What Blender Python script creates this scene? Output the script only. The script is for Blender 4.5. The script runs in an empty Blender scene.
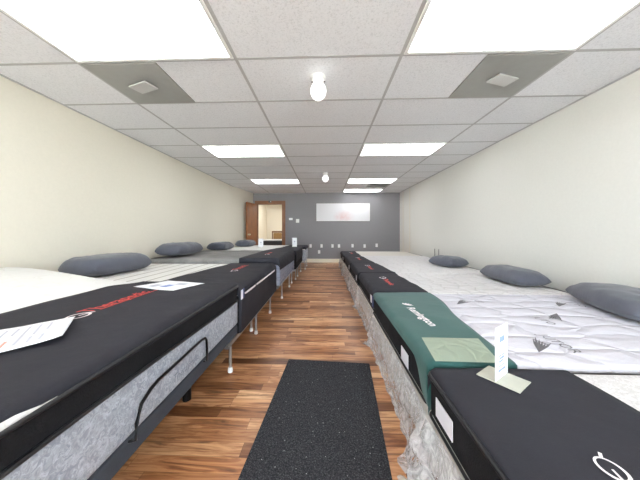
import bpy, bmesh, math, random
from mathutils import Vector, Matrix, noise
random.seed(7)
C = bpy.context.scene.collection
PI = math.pi
ORG = {}

# ------------------------------------------------------------------ materials
def lin(c):
    c /= 255.0
    return c/12.92 if c <= .04045 else ((c+.055)/1.055)**2.4
def rgb(r, g, b): return (lin(r), lin(g), lin(b), 1)

class NT:
    def __init__(s, m):
        m.use_nodes = True
        s.t = m.node_tree; s.n = s.t.nodes; s.l = s.t.links
        s.b = s.n.get('Principled BSDF')
    def new(s, typ, **kw):
        n = s.n.new(typ)
        for k, v in kw.items():
            if k in n.inputs: n.inputs[k].default_value = v
            else: setattr(n, k, v)
        return n
    def link(s, a, b): s.l.new(a, b)
    def coord(s, scale=(1, 1, 1), rot=(0, 0, 0), kind='Object'):
        tc = s.new('ShaderNodeTexCoord'); mp = s.new('ShaderNodeMapping')
        mp.inputs['Scale'].default_value = scale; mp.inputs['Rotation'].default_value = rot
        s.link(tc.outputs[kind], mp.inputs['Vector'])
        return mp.outputs['Vector']
    def ramp(s, fac, stops, interp='LINEAR'):
        r = s.new('ShaderNodeValToRGB'); e = r.color_ramp.elements
        r.color_ramp.interpolation = interp
        while len(e) < len(stops): e.new(.5)
        for el, (p, c) in zip(e, stops): el.position = p; el.color = c
        s.link(fac, r.inputs['Fac']); return r.outputs['Color']
    def math(s, op, a, b=None):
        n = s.new('ShaderNodeMath', operation=op)
        for i, v in enumerate((a, b)):
            if v is None: continue
            if isinstance(v, (int, float)): n.inputs[i].default_value = v
            else: s.link(v, n.inputs[i])
        return n.outputs[0]
    def mix(s, fac, a, b, blend='MIX'):
        n = s.new('ShaderNodeMix', data_type='RGBA', blend_type=blend)
        for sock, v in ((n.inputs['Factor'], fac), (n.inputs[6], a), (n.inputs[7], b)):
            if isinstance(v, (int, float, tuple)): sock.default_value = v
            else: s.link(v, sock)
        return n.outputs[2]
    def bump(s, h, strength=.3, dist=.01):
        n = s.new('ShaderNodeBump'); n.inputs['Strength'].default_value = strength; n.inputs['Distance'].default_value = dist
        s.link(h, n.inputs['Height']); s.link(n.outputs['Normal'], s.b.inputs['Normal'])

def plain(name, col, rough=.6, metal=0, var=.06, nscale=14, bump=.15, spec=.5, sheen=0, bdist=.004):
    m = bpy.data.materials.new(name); t = NT(m)
    co = t.coord()
    n = t.new('ShaderNodeTexNoise'); n.inputs['Scale'].default_value = nscale; n.inputs['Detail'].default_value = 4
    t.link(co, n.inputs['Vector'])
    d = tuple(max(0, c*(1-var)) for c in col[:3])+(1,); u = tuple(min(1, c*(1+var)) for c in col[:3])+(1,)
    t.link(t.ramp(n.outputs['Fac'], [(.3, d), (.7, u)]), t.b.inputs['Base Color'])
    t.b.inputs['Roughness'].default_value = rough; t.b.inputs['Metallic'].default_value = metal
    t.b.inputs['Specular IOR Level'].default_value = spec
    if sheen: t.b.inputs['Sheen Weight'].default_value = sheen
    if bump: t.bump(n.outputs['Fac'], bump, bdist)
    return m

def emit(name, col, strength):
    m = bpy.data.materials.new(name); t = NT(m)
    t.b.inputs['Base Color'].default_value = (.9, .9, .9, 1)
    t.b.inputs['Emission Color'].default_value = col; t.b.inputs['Emission Strength'].default_value = strength
    return m

def fabric(name, col, rough=.9, weave=420, var=.1, bump=.25, wrinkle=0, sheen=.0, spec=.25):
    m = bpy.data.materials.new(name); t = NT(m)
    co = t.coord()
    w = t.new('ShaderNodeTexNoise'); w.inputs['Scale'].default_value = weave; w.inputs['Detail'].default_value = 2
    t.link(co, w.inputs['Vector'])
    n = t.new('ShaderNodeTexNoise'); n.inputs['Scale'].default_value = 5; n.inputs['Detail'].default_value = 5
    t.link(co, n.inputs['Vector'])
    f = t.math('ADD', t.math('MULTIPLY', w.outputs['Fac'], .5), t.math('MULTIPLY', n.outputs['Fac'], .5))
    d = tuple(max(0, c*(1-var)) for c in col[:3])+(1,); u = tuple(min(1, c*(1+var)) for c in col[:3])+(1,)
    t.link(t.ramp(f, [(.35, d), (.65, u)]), t.b.inputs['Base Color'])
    t.b.inputs['Roughness'].default_value = rough; t.b.inputs['Specular IOR Level'].default_value = spec
    if sheen: t.b.inputs['Sheen Weight'].default_value = sheen
    h = t.math('ADD', t.math('MULTIPLY', w.outputs['Fac'], .15), t.math('MULTIPLY', n.outputs['Fac'], 1.0+wrinkle))
    t.bump(h, bump, .02)
    return m

def quilt(name, col, line, scale=5.0, stretch=(1, 1.6, 1), bstr=.5, fine=60, depth=.02):
    """stitched quilting: puffed cells between stitch lines"""
    m = bpy.data.materials.new(name); t = NT(m)
    co = t.coord(stretch)
    wn = t.new('ShaderNodeTexNoise'); wn.inputs['Scale'].default_value = 3; t.link(co, wn.inputs['Vector'])
    wv = t.new('ShaderNodeVectorMath', operation='MULTIPLY_ADD')
    t.link(wn.outputs['Color'], wv.inputs[0]); wv.inputs[1].default_value = (.3, .3, .3); t.link(co, wv.inputs[2])
    v = t.new('ShaderNodeTexVoronoi', feature='DISTANCE_TO_EDGE'); v.inputs['Scale'].default_value = scale
    v.inputs['Randomness'].default_value = .35
    t.link(wv.outputs[0], v.inputs['Vector'])
    f = t.new('ShaderNodeTexNoise'); f.inputs['Scale'].default_value = fine; f.inputs['Detail'].default_value = 3
    t.link(t.coord(), f.inputs['Vector'])
    edge = t.ramp(v.outputs['Distance'], [(0, (0, 0, 0, 1)), (.2, (.75, .75, .75, 1)), (.5, (1, 1, 1, 1))])
    t.link(t.ramp(v.outputs['Distance'], [(0, line), (.035, col)]), t.b.inputs['Base Color'])
    h = t.math('ADD', edge, t.math('MULTIPLY', f.outputs['Fac'], .12))
    t.b.inputs['Roughness'].default_value = .85; t.b.inputs['Specular IOR Level'].default_value = .25
    t.bump(h, bstr, depth)
    return m

def damask(name, c1, c2, scale=22):
    m = bpy.data.materials.new(name); t = NT(m)
    co = t.coord()
    v = t.new('ShaderNodeTexVoronoi', feature='DISTANCE_TO_EDGE'); v.inputs['Scale'].default_value = scale*.45
    n = t.new('ShaderNodeTexNoise'); n.inputs['Scale'].default_value = scale; n.inputs['Detail'].default_value = 6; n.inputs['Distortion'].default_value = 1.6
    t.link(co, n.inputs['Vector'])
    wv = t.new('ShaderNodeVectorMath', operation='MULTIPLY_ADD')
    t.link(n.outputs['Color'], wv.inputs[0]); wv.inputs[1].default_value = (.07, .07, .07); t.link(co, wv.inputs[2])
    t.link(wv.outputs[0], v.inputs['Vector'])
    f = t.math('ADD', t.math('MULTIPLY', n.outputs['Fac'], .75), t.math('MULTIPLY', t.math('LESS_THAN', v.outputs['Distance'], .05), .12))
    t.link(t.ramp(f, [(.3, c1), (.62, c2)]), t.b.inputs['Base Color'])
    t.b.inputs['Roughness'].default_value = .8
    t.bump(f, .35, .01)
    return m

def striped(name):
    m = bpy.data.materials.new(name); t = NT(m)
    co = t.coord(); sx = t.new('ShaderNodeSeparateXYZ'); t.link(co, sx.inputs[0])
    w = t.math('FRACT', t.math('MULTIPLY', t.math('ADD', sx.outputs['X'], 10), 1/.165))
    t.link(t.ramp(w, [(0, rgb(224, 223, 220)), (.70, rgb(224, 223, 220)), (.73, rgb(122, 116, 108)), (.80, rgb(165, 158, 148)), (.83, rgb(224, 223, 220))]), t.b.inputs['Base Color'])
    tri = t.ramp(w, [(0, (1, 1, 1, 1)), (.72, (1, 1, 1, 1)), (.77, (0, 0, 0, 1)), (.83, (1, 1, 1, 1))])
    t.b.inputs['Roughness'].default_value = .85; t.bump(tri, .4, .01)
    return m

def wood_floor():
    m = bpy.data.materials.new('laminate_floor'); t = NT(m)
    co = t.coord(); sx = t.new('ShaderNodeSeparateXYZ'); t.link(co, sx.inputs[0])
    RW, LN = .082, .62
    yy = t.math('DIVIDE', t.math('ADD', sx.outputs['Y'], 20), RW); row = t.math('FLOOR', yy); fy = t.math('FRACT', yy)
    wr = t.new('ShaderNodeTexWhiteNoise', noise_dimensions='1D'); t.link(row, wr.inputs['W'])
    xx = t.math('DIVIDE', t.math('ADD', t.math('ADD', sx.outputs['X'], 20), t.math('MULTIPLY', wr.outputs['Value'], 1.7)), LN)
    colm = t.math('FLOOR', xx); fx = t.math('FRACT', xx)
    cv = t.new('ShaderNodeCombineXYZ'); t.link(row, cv.inputs[0]); t.link(colm, cv.inputs[1])
    wn = t.new('ShaderNodeTexWhiteNoise', noise_dimensions='2D'); t.link(cv.outputs[0], wn.inputs['Vector'])
    # grain, different in every strip
    gm = t.new('ShaderNodeMapping'); gm.inputs['Scale'].default_value = (1.6, 15, 1)
    t.link(co, gm.inputs['Vector'])
    off = t.new('ShaderNodeVectorMath', operation='ADD'); sc = t.new('ShaderNodeVectorMath', operation='SCALE'); sc.inputs['Scale'].default_value = 37
    t.link(wn.outputs['Color'], sc.inputs[0]); t.link(gm.outputs[0], off.inputs[0]); t.link(sc.outputs[0], off.inputs[1])
    g = t.new('ShaderNodeTexNoise'); g.inputs['Scale'].default_value = 1.7; g.inputs['Detail'].default_value = 7; g.inputs['Distortion'].default_value = 1.3; g.inputs['Roughness'].default_value = .62
    t.link(off.outputs[0], g.inputs['Vector'])
    base = t.ramp(wn.outputs['Value'], [(0, rgb(116, 78, 52)), (.2, rgb(178, 130, 92)), (.5, rgb(222, 178, 138)), (.75, rgb(198, 148, 108)), (1, rgb(246, 214, 176))])
    gr = t.ramp(g.outputs['Fac'], [(.32, rgb(92, 60, 40)), (.45, rgb(186, 150, 120)), (.56, rgb(238, 222, 204)), (.75, rgb(255, 248, 236))])
    col = t.mix(.85, base, gr, 'MULTIPLY')
    seam = t.math('MAXIMUM', t.math('LESS_THAN', fy, .03), t.math('LESS_THAN', fx, .004))
    col = t.mix(t.math('MULTIPLY', seam, .5), col, rgb(70, 42, 22))
    t.link(col, t.b.inputs['Base Color'])
    rr = t.new('ShaderNodeMapRange'); rr.inputs['To Min'].default_value = .26; rr.inputs['To Max'].default_value = .42
    t.link(g.outputs['Fac'], rr.inputs['Value']); t.link(rr.outputs[0], t.b.inputs['Roughness'])
    t.b.inputs['Specular IOR Level'].default_value = .5
    t.bump(t.math('SUBTRACT', t.math('MULTIPLY', g.outputs['Fac'], .2), t.math('MULTIPLY', seam, .6)), .12, .004)
    return m

def tile_mat():
    m = bpy.data.materials.new('acoustic_tile'); t = NT(m)
    co = t.coord()
    n = t.new('ShaderNodeTexNoise'); n.inputs['Scale'].default_value = 75; n.inputs['Detail'].default_value = 5; n.inputs['Roughness'].default_value = .7
    t.link(co, n.inputs['Vector'])
    v = t.new('ShaderNodeTexVoronoi'); v.inputs['Scale'].default_value = 60; t.link(co, v.inputs['Vector'])
    f = t.math('MULTIPLY', t.math('LESS_THAN', v.outputs['Distance'], .2), .35)
    c = t.ramp(n.outputs['Fac'], [(.33, rgb(206, 206, 209)), (.47, rgb(224, 224, 227)), (.7, rgb(229, 229, 232))])
    t.link(t.mix(f, c, rgb(190, 189, 190)), t.b.inputs['Base Color'])
    t.b.inputs['Roughness'].default_value = .95; t.b.inputs['Specular IOR Level'].default_value = .1
    t.bump(n.outputs['Fac'], .4, .006)
    return m

def rug_mat():
    m = bpy.data.materials.new('charcoal_carpet'); t = NT(m)
    co = t.coord()
    n = t.new('ShaderNodeTexNoise'); n.inputs['Scale'].default_value = 150; n.inputs['Detail'].default_value = 4; n.inputs['Roughness'].default_value = .8
    t.link(co, n.inputs['Vector'])
    v = t.new('ShaderNodeTexVoronoi'); v.inputs['Scale'].default_value = 28; t.link(co, v.inputs['Vector'])
    c = t.ramp(n.outputs['Fac'], [(.33, rgb(30, 30, 32)), (.52, rgb(56, 56, 59)), (.68, rgb(100, 100, 104))])
    t.link(t.mix(t.math('LESS_THAN', v.outputs['Distance'], .07), c, rgb(165, 165, 165)), t.b.inputs['Base Color'])
    t.b.inputs['Roughness'].default_value = 1; t.b.inputs['Specular IOR Level'].default_value = .1
    t.bump(n.outputs['Fac'], .8, .008)
    return m

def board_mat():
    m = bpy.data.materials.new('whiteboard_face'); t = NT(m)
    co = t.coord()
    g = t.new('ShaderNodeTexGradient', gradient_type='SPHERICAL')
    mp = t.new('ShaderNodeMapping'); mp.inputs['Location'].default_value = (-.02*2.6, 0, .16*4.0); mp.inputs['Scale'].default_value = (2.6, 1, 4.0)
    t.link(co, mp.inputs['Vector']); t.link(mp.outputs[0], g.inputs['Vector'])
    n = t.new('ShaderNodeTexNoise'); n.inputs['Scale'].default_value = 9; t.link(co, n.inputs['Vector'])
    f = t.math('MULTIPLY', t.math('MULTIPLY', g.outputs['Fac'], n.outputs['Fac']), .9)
    t.link(t.mix(f, rgb(212, 211, 215), rgb(204, 130, 130)), t.b.inputs['Base Color'])  # soft reddish reflection painted into the board colour
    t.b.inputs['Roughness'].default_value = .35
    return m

def plastic_mat():
    m = bpy.data.materials.new('clear_plastic_film'); t = NT(m)
    t.b.inputs['Base Color'].default_value = rgb(240, 240, 242)
    t.b.inputs['Roughness'].default_value = .12; t.b.inputs['Specular IOR Level'].default_value = .8
    co = t.coord(); n = t.new('ShaderNodeTexNoise'); n.inputs['Scale'].default_value = 22; n.inputs['Detail'].default_value = 5; n.inputs['Distortion'].default_value = 1.5
    t.link(co, n.inputs['Vector'])
    mr = t.new('ShaderNodeMapRange'); mr.inputs['From Min'].default_value = .3; mr.inputs['From Max'].default_value = .7
    mr.inputs['To Min'].default_value = .3; mr.inputs['To Max'].default_value = .72
    t.link(n.outputs['Fac'], mr.inputs['Value']); t.link(mr.outputs[0], t.b.inputs['Alpha'])
    t.bump(n.outputs['Fac'], .9, .03)
    return m

def glass_mat():
    m = bpy.data.materials.new('window_glass'); t = NT(m)
    tr = t.new('ShaderNodeBsdfTransparent'); tr.inputs['Color'].default_value = (.94, .96, .96, 1)
    gl = t.new('ShaderNodeBsdfGlossy'); gl.inputs['Roughness'].default_value = .02
    fr = t.new('ShaderNodeFresnel'); fr.inputs['IOR'].default_value = 1.45
    mx = t.new('ShaderNodeMixShader'); t.link(fr.outputs[0], mx.inputs[0]); t.link(tr.outputs[0], mx.inputs[1]); t.link(gl.outputs[0], mx.inputs[2])
    t.link(mx.outputs[0], t.n['Material Output'].inputs['Surface'])
    return m

M = dict(
    wall=plain('cream_wall_paint', rgb(224, 219, 205), .8, var=.015, nscale=40, bump=.05),
    wall2=plain('off_white_wall_paint', rgb(220, 219, 213), .8, var=.015, nscale=40, bump=.05),
    grey_wall=plain('slate_grey_wall_paint', rgb(128, 126, 130), .55, var=.02, nscale=40, bump=.05),
    tile=tile_mat(), grid=plain('ceiling_grid_metal', rgb(176, 175, 175), .8, var=.02, bump=0),
    floor=wood_floor(), base=plain('cream_baseboard', rgb(226, 218, 200), .5, var=.03),
    rug=rug_mat(), white_metal=plain('white_enamel', rgb(226, 226, 224), .4, var=.02, bump=0),
    diffuser=emit('lit_diffuser', (.97, .985, 1, 1), 3.5),
    globe=emit('lit_globe', (.98, .99, 1, 1), .8),
    vent=plain('grey_vent_metal', rgb(150, 150, 146), .5, var=.03, bump=0),
    vent_light=plain('pale_vent_metal', rgb(186, 186, 184), .5, var=.03, bump=0),
    vent_dark=plain('dark_vent_slot', rgb(128, 128, 126), .6, var=.03, bump=0),
    black=fabric('black_cover_cloth', rgb(45, 45, 52), .8, var=.12, bump=.4, wrinkle=.8, sheen=.0),
    black_border=fabric('black_mesh_border', rgb(23, 23, 26), .9, weave=260, var=.3, bump=.5),
    black_pipe=plain('black_piping', rgb(26, 26, 29), .5, bump=0),
    green=fabric('green_cover_cloth', rgb(45, 86, 82), .8, var=.1, bump=.3, wrinkle=.5, sheen=.15),
    sage=quilt('sage_quilted_panel', rgb(150, 162, 146), rgb(154, 166, 148), 9, (1, 1, 1), .3),
    white_knit=quilt('white_knit_top', rgb(226, 226, 224), rgb(220, 219, 216), 9, (1, 1, 1), .12, depth=.01),
    white_quilt=quilt('white_wave_quilt', rgb(203, 202, 211), rgb(192, 191, 201), 3.4, (1, 1.7, 1), .7, depth=.03),
    white_quilt2=quilt('white_scroll_quilt', rgb(213, 211, 212), rgb(194, 190, 190), 6.5, (1, 1.3, 1), .6, depth=.025),
    cream_quilt=quilt('cream_quilt', rgb(212, 207, 200), rgb(200, 194, 186), 6, (1, 1.3, 1), .3),
    pale_damask=damask('pale_grey_woven_top', rgb(196, 194, 194), rgb(228, 227, 227), 60),
    damask=damask('grey_damask_side', rgb(140, 145, 156), rgb(190, 195, 206), 46),
    blue_side=quilt('blue_grey_quilted_side', rgb(146, 152, 170), rgb(104, 108, 124), 7, (.2, .35, 3), .6),
    stripe=striped('white_top_with_grey_stripes'),
    grey_top=fabric('grey_heather_top', rgb(130, 129, 128), .9, weave=90, var=.25, bump=.4),
    box=fabric('pale_box_spring_cloth', rgb(200, 196, 190), .9, var=.06),
    base_fab=fabric('charcoal_base_cloth', rgb(62, 66, 74), .85, var=.1),
    bar=plain('black_steel_bar', rgb(20, 20, 22), .3, .6, bump=0),
    steel=plain('brushed_steel', rgb(172, 174, 178), .32, .85, var=.05, bump=0),
    foot=plain('white_plastic_foot', rgb(222, 222, 224), .4, bump=0),
    pillow=fabric('slate_pillowcase', rgb(80, 83, 94), .6, weave=300, var=.08, bump=.35, wrinkle=.9, sheen=.2, spec=.4),
    paper=plain('white_paper', rgb(236, 238, 243), .7, var=.01, bump=0),
    ink=plain('grey_ink', rgb(188, 190, 202), .8, bump=0), ink_red=plain('red_ink', rgb(226, 158, 146), .8, bump=0),
    ink_blue=plain('blue_ink', rgb(134, 154, 206), .8, bump=0), ink_dark=plain('dark_print', rgb(104, 102, 106), .8, bump=0), ink_faint=plain('faint_side_print', rgb(124, 128, 138), .8, bump=0),
    logo_red=plain('red_print', rgb(208, 70, 62), .7, bump=0), logo_white=plain('white_print', rgb(232, 226, 228), .7, bump=0),
    acrylic=plain('pale_acrylic', rgb(186, 186, 172), .15, var=.02, bump=0),
    label=plain('white_label', rgb(226, 224, 232), .6, var=.02, bump=0), label_blue=plain('blue_label', rgb(44, 58, 104), .6, bump=0),
    plastic=plastic_mat(), glass=glass_mat(),
    door=plain('oak_veneer', rgb(140, 84, 42), .45, var=.16, nscale=6, bump=.05),
    casing=plain('oak_casing', rgb(128, 82, 50), .45, var=.14, nscale=9, bump=.05),
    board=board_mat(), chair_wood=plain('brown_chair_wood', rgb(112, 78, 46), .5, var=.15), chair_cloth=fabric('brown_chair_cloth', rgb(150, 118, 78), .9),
    dark=plain('dark_lacquer', rgb(52, 50, 48), .5), brass=plain('pale_metal_knob', rgb(208, 200, 180), .3, .8, bump=0),
    alu=plain('dark_aluminium', rgb(70, 70, 72), .4, .7, bump=0),
    cord=plain('dark_cord', rgb(70, 66, 62), .6, bump=0),
    pavement=plain('concrete_pavement', rgb(205, 202, 196), .9, var=.1),
)

# ------------------------------------------------------------------ mesh helpers
def sstep(a, b, x):
    t = min(1, max(0, (x-a)/(b-a))); return t*t*(3-2*t)
def nz(x, y, z=0): return noise.noise(Vector((x, y, z)))

def obj(name, bm, mat, parent=None, smooth=False, warp=None, angle=None):
    if warp:
        for v in bm.verts: v.co = warp(v.co)
    o0 = ORG.get(parent.name, Vector((0, 0, 0))) if parent else Vector((0, 0, 0))
    if o0.length: bmesh.ops.translate(bm, vec=-o0, verts=bm.verts)
    bmesh.ops.recalc_face_normals(bm, faces=bm.faces)
    me = bpy.data.meshes.new(name); bm.to_mesh(me); bm.free()
    for mm in (mat if isinstance(mat, (list, tuple)) else [mat]): me.materials.append(mm)
    if smooth:
        me.shade_smooth()
        if angle:
            me.set_sharp_from_angle(angle=angle)
    o = bpy.data.objects.new(name, me); C.objects.link(o)
    if parent: o.parent = parent
    ORG[o.name] = o0
    return o

def thing(name, loc, label, cat, group=None):
    o = bpy.data.objects.new(name, None); C.objects.link(o); o.location = loc; o.empty_display_size = .1
    ORG[o.name] = Vector(loc)
    o['label'] = label; o['category'] = cat
    if group: o['group'] = group
    return o
def tag(o, label, cat, group=None):
    o['label'] = label; o['category'] = cat
    if group: o['group'] = group
    return o
def struct(name, bm, mat):
    o = obj(name, bm, mat); o['kind'] = 'structure'; return o
def recentre(o):
    me = o.data; xs = [v.co.copy() for v in me.vertices]
    c = Vector((sum(v.x for v in xs)/len(xs), sum(v.y for v in xs)/len(xs), min(v.z for v in xs)))
    me.transform(Matrix.Translation(-c)); o.location = c; return o

def box(bm, x0, x1, y0, y1, z0, z1, bev=0, seg=2, mat=None):
    r = bmesh.ops.create_cube(bm, size=1); vs = r['verts']
    for v in vs:
        v.co = Vector((x0+(v.co.x+.5)*(x1-x0), y0+(v.co.y+.5)*(y1-y0), z0+(v.co.z+.5)*(z1-z0)))
    if bev:
        es = list({e for v in vs for e in v.link_edges})
        bmesh.ops.bevel(bm, geom=es, offset=bev, segments=seg, profile=.5, affect='EDGES')
    if mat is not None: bmesh.ops.transform(bm, matrix=mat, verts=[v for v in bm.verts if v in vs])
    return bm
def boxbm(*a, **k): return box(bmesh.new(), *a, **k)

def rbox(x0, x1, y0, y1, z0, z1, r=.03, nx=24, ny=16, rs=4):
    """upholstered block: rounded-rectangle section swept along Y with rounded ends"""
    bm = bmesh.new(); rows = []
    ys = [(y0+r*(1-math.sin(a)), r*(1-math.cos(a))) for a in [PI/2*i/rs for i in range(rs+1)]]
    ys = [(y, e) for (y, e) in [(y0+r*(1-math.cos(PI/2*i/rs)), r*(1-math.sin(PI/2*i/rs))) for i in range(rs+1)]]
    mid = [(y0+r+(y1-y0-2*r)*j/ny, 0) for j in range(1, ny)]
    end = [(y0+y1-y, e) for (y, e) in reversed(ys)]
    for (y, e) in ys+mid+end:
        a0, a1, b0, b1 = x0+e, x1-e, z0+e, z1-e; rr = max(r-e, .0008); pts = []
        for (cx, cz, s) in ((a1-rr, b1-rr, 0), (a0+rr, b1-rr, 1), (a0+rr, b0+rr, 2), (a1-rr, b0+rr, 3)):
            for i in range(rs+1):
                an = s*PI/2+PI/2*i/rs; pts.append((cx+rr*math.cos(an), cz+rr*math.sin(an)))
            if s in (0, 2):
                nxt = (a0+rr) if s == 0 else (a1-rr); zz = pts[-1][1]; xa = pts[-1][0]
                for i in range(1, nx): pts.append((xa+(nxt-xa)*i/nx, zz))
        rows.append([bm.verts.new((px, y, pz)) for (px, pz) in pts])
    n = len(rows[0])
    for a, b in zip(rows, rows[1:]):
        for i in range(n): bm.faces.new((a[i], a[(i+1) % n], b[(i+1) % n], b[i]))
    bm.faces.new(rows[0]); bm.faces.new(rows[-1])
    return bm

def tube(bm, pts, r, n=8, closed=False):
    pts = [Vector(p) for p in pts]; rings = []
    for i, p in enumerate(pts):
        if closed: t = pts[(i+1) % len(pts)]-pts[i-1]
        else: t = pts[min(i+1, len(pts)-1)]-pts[max(i-1, 0)]
        t.normalize()
        up = Vector((0, 0, 1)) if abs(t.z) < .9 else Vector((1, 0, 0))
        a = t.cross(up).normalized(); b = t.cross(a)
        rings.append([bm.verts.new(p+a*r*math.cos(2*PI*k/n)+b*r*math.sin(2*PI*k/n)) for k in range(n)])
    prs = list(zip(rings, rings[1:]))+([(rings[-1], rings[0])] if closed else [])
    for a, b in prs:
        for k in range(n): bm.faces.new((a[k], a[(k+1) % n], b[(k+1) % n], b[k]))
    if not closed: bm.faces.new(rings[0]); bm.faces.new(rings[-1])
    return bm

def lathe(bm, prof, c, n=24):
    rings = []
    for (r, z) in prof:
        rings.append([bm.verts.new((c[0]+r*math.cos(2*PI*k/n), c[1]+r*math.sin(2*PI*k/n), c[2]+z)) for k in range(n)])
    for a, b in zip(rings, rings[1:]):
        for k in range(n): bm.faces.new((a[k], a[(k+1) % n], b[(k+1) % n], b[k]))
    bm.faces.new(rings[0]); bm.faces.new(rings[-1])
    return bm

def rrect_path(x0, x1, y0, y1, z, r, n=5):
    p = []
    for (cx, cy, s) in ((x1-r, y1-r, 0), (x0+r, y1-r, 1), (x0+r, y0+r, 2), (x1-r, y0+r, 3)):
        for i in range(n+1):
            a = s*PI/2+PI/2*i/n; p.append((cx+r*math.cos(a), cy+r*math.sin(a), z))
    out = []
    for i, a in enumerate(p):
        b = p[(i+1) % len(p)]; d = (Vector(b)-Vector(a)).length; k = max(1, int(d/.08))
        for j in range(k): out.append(tuple(Vector(a).lerp(Vector(b), j/k)))
    return out

def text_polys(s, size, bold=0.0, shear=0.0):
    cu = bpy.data.curves.new('lettering', 'FONT'); cu.body = s; cu.size = size; cu.offset = bold; cu.shear = shear
    cu.resolution_u = 2
    o = bpy.data.objects.new('lettering', cu); C.objects.link(o); bpy.context.view_layer.update()
    me = bpy.data.meshes.new_from_object(o.evaluated_get(bpy.context.evaluated_depsgraph_get()))
    vs = [(v.co.x, v.co.y) for v in me.vertices]; fs = [tuple(p.vertices) for p in me.polygons]
    bpy.data.objects.remove(o); bpy.data.curves.remove(cu); bpy.data.meshes.remove(me)
    return vs, fs

def lay(bm, vs, fs, P, ux, uy, zf, eps=.004):
    """put flat lettering onto a surface of height zf(x, y)"""
    nv = []
    for (a, b) in vs:
        x = P[0]+a*ux[0]+b*uy[0]; y = P[1]+a*ux[1]+b*uy[1]
        nv.append(bm.verts.new((x, y, zf(x, y)+eps)))
    for f in fs:
        try: bm.faces.new([nv[i] for i in f])
        except ValueError: pass
    return bm

def ring_polys(a, b, w, n=28):
    vs, fs = [], []
    for k in range(n):
        t = 2*PI*k/n; ww = w*(1+.25*math.cos(t))
        vs += [(a*math.cos(t), b*math.sin(t)), ((a-ww)*math.cos(t), (b-ww)*math.sin(t))]
    for k in range(n):
        i, j = 2*k, 2*((k+1) % n); fs.append((i, j, j+1, i+1))
    return vs, fs
def bar_polys(x0, y0, x1, y1, w):
    d = Vector((x1-x0, y1-y0)).normalized(); p = Vector((-d.y, d.x))*w/2
    return [(x0+p.x, y0+p.y), (x0-p.x, y0-p.y), (x1-p.x, y1-p.y), (x1+p.x, y1+p.y)], [(0, 1, 2, 3)]

# ------------------------------------------------------------------ room
XL, XR, YF, YB, H = -2.665, 2.48, -2.6, 8.44, 2.342
struct('floor', boxbm(XL-.12, XR+.12, YF-.12, 12.2, -.1, 0), M['floor'])
bm = bmesh.new(); box(bm, XL-.12, XL, YF-.12, YB, 0, H+.15)
p = [(XL, 7.0), (XL, YB), (-2.465, YB)]
lo_ = [bm.verts.new((x, y, 0)) for x, y in p]; hi_ = [bm.verts.new((x, y, H+.15)) for x, y in p]
bm.faces.new(lo_); bm.faces.new(hi_)
for i in range(3): bm.faces.new((lo_[i], lo_[(i+1) % 3], hi_[(i+1) % 3], hi_[i]))
struct('wall_left', bm, M['wall'])
struct('wall_right', boxbm(XR, XR+.12, YF-.12, YB, 0, H+.15), M['wall2'])
DX0, DX1, DZ = -2.33, -1.46, 1.985          # door opening
bm = bmesh.new()
box(bm, XL-.12, DX0, YB, YB+.12, 0, H+.15); box(bm, DX0, DX1, YB, YB+.12, DZ, H+.15); box(bm, DX1, XR+.12, YB, YB+.12, 0, H+.15)
struct('wall_back', bm, M['grey_wall'])
# storefront wall behind the camera, with two windows
WIN = [(-2.5, -.1), (.02, 2.35)]
bm = bmesh.new()
xs = [XL-.12]+[v for w in WIN for v in w]+[XR+.12]
for a, b in ((xs[0], xs[1]), (xs[2], xs[3]), (xs[4], xs[5])): box(bm, a, b, YF-.12, YF, 0, H+.15)
for a, b in WIN: box(bm, a, b, YF-.12, YF, 0, .12); box(bm, a, b, YF-.12, YF, 2.26, H+.15)
struct('wall_front', bm, M['wall'])
for i, (a, b) in enumerate(WIN):
    bm = bmesh.new()
    for p in ((a, a+.05, .12, 2.26), (b-.05, b, .12, 2.26), (a, b, .12, .17), (a, b, 2.21, 2.26), ((a+b)/2-.025, (a+b)/2+.025, .17, 2.21)):
        box(bm, p[0], p[1], YF-.09, YF-.03, p[2], p[3])
    w = struct('window_%d' % (i+1), bm, M['alu'])
    g = obj('window_pane', boxbm(a+.05, b-.05, YF-.065, YF-.057, .17, 2.21), M['glass'], w)
struct('pavement', boxbm(-25, 25, -40, YF-.13, -.14, -.04), M['pavement'])

# ceiling: tiles between a metal grid, openings where fixtures sit
cols = [XL, -1.887, -.667, .553, 1.773, XR]
R0, RH = 1.84, .61
krange = range(-7, 11)
def rowy(k): return max(YF, R0+RH*k)
LIGHTS = [(1, -1), (3, -1), (1, 3), (3, 3), (1, 7), (3, 7), (3, 9.5), (1, -5), (3, -5)]  # last pair is unseen behind the camera, added to help light the room
lightcells = {(c, int(k)) for c, k in LIGHTS if k == int(k)}
bm = bmesh.new()
for ci in range(5):
    for k in range(-8, 11):
        y0, y1 = max(YF, R0+RH*k), min(YB, R0+RH*(k+1))
        if y1 <= y0+.02 or (ci, k) in lightcells: continue
        box(bm, cols[ci], cols[ci+1], y0, y1, H, H+.016)
struct('ceiling', bm, M['tile'])
bm = bmesh.new(); g = .012
for x in cols[1:-1]: box(bm, x-g, x+g, YF, YB, H-.002, H+.03)
for k in range(-7, 11):
    for ci in range(5): box(bm, cols[ci]+(g if ci else 0), cols[ci+1]-(g if ci < 4 else 0), R0+RH*k-g, R0+RH*k+g, H-.0018, H+.03)
box(bm, XL, XL+.02, YF, YB, H-.007, H); box(bm, XR-.02, XR, YF, YB, H-.007, H); box(bm, XL, XR, YB-.02, YB, H-.007, H)
struct('trim_1', bm, M['grid'])
struct('ceiling_slab', boxbm(XL-.12, XR+.12, YF-.12, YB+.12, H+.15, H+.25), M['wall'])
struct('baseboard_back', boxbm(DX1+.1, XR, YB-.016, YB, 0, .125, .004), M['base'])
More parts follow.
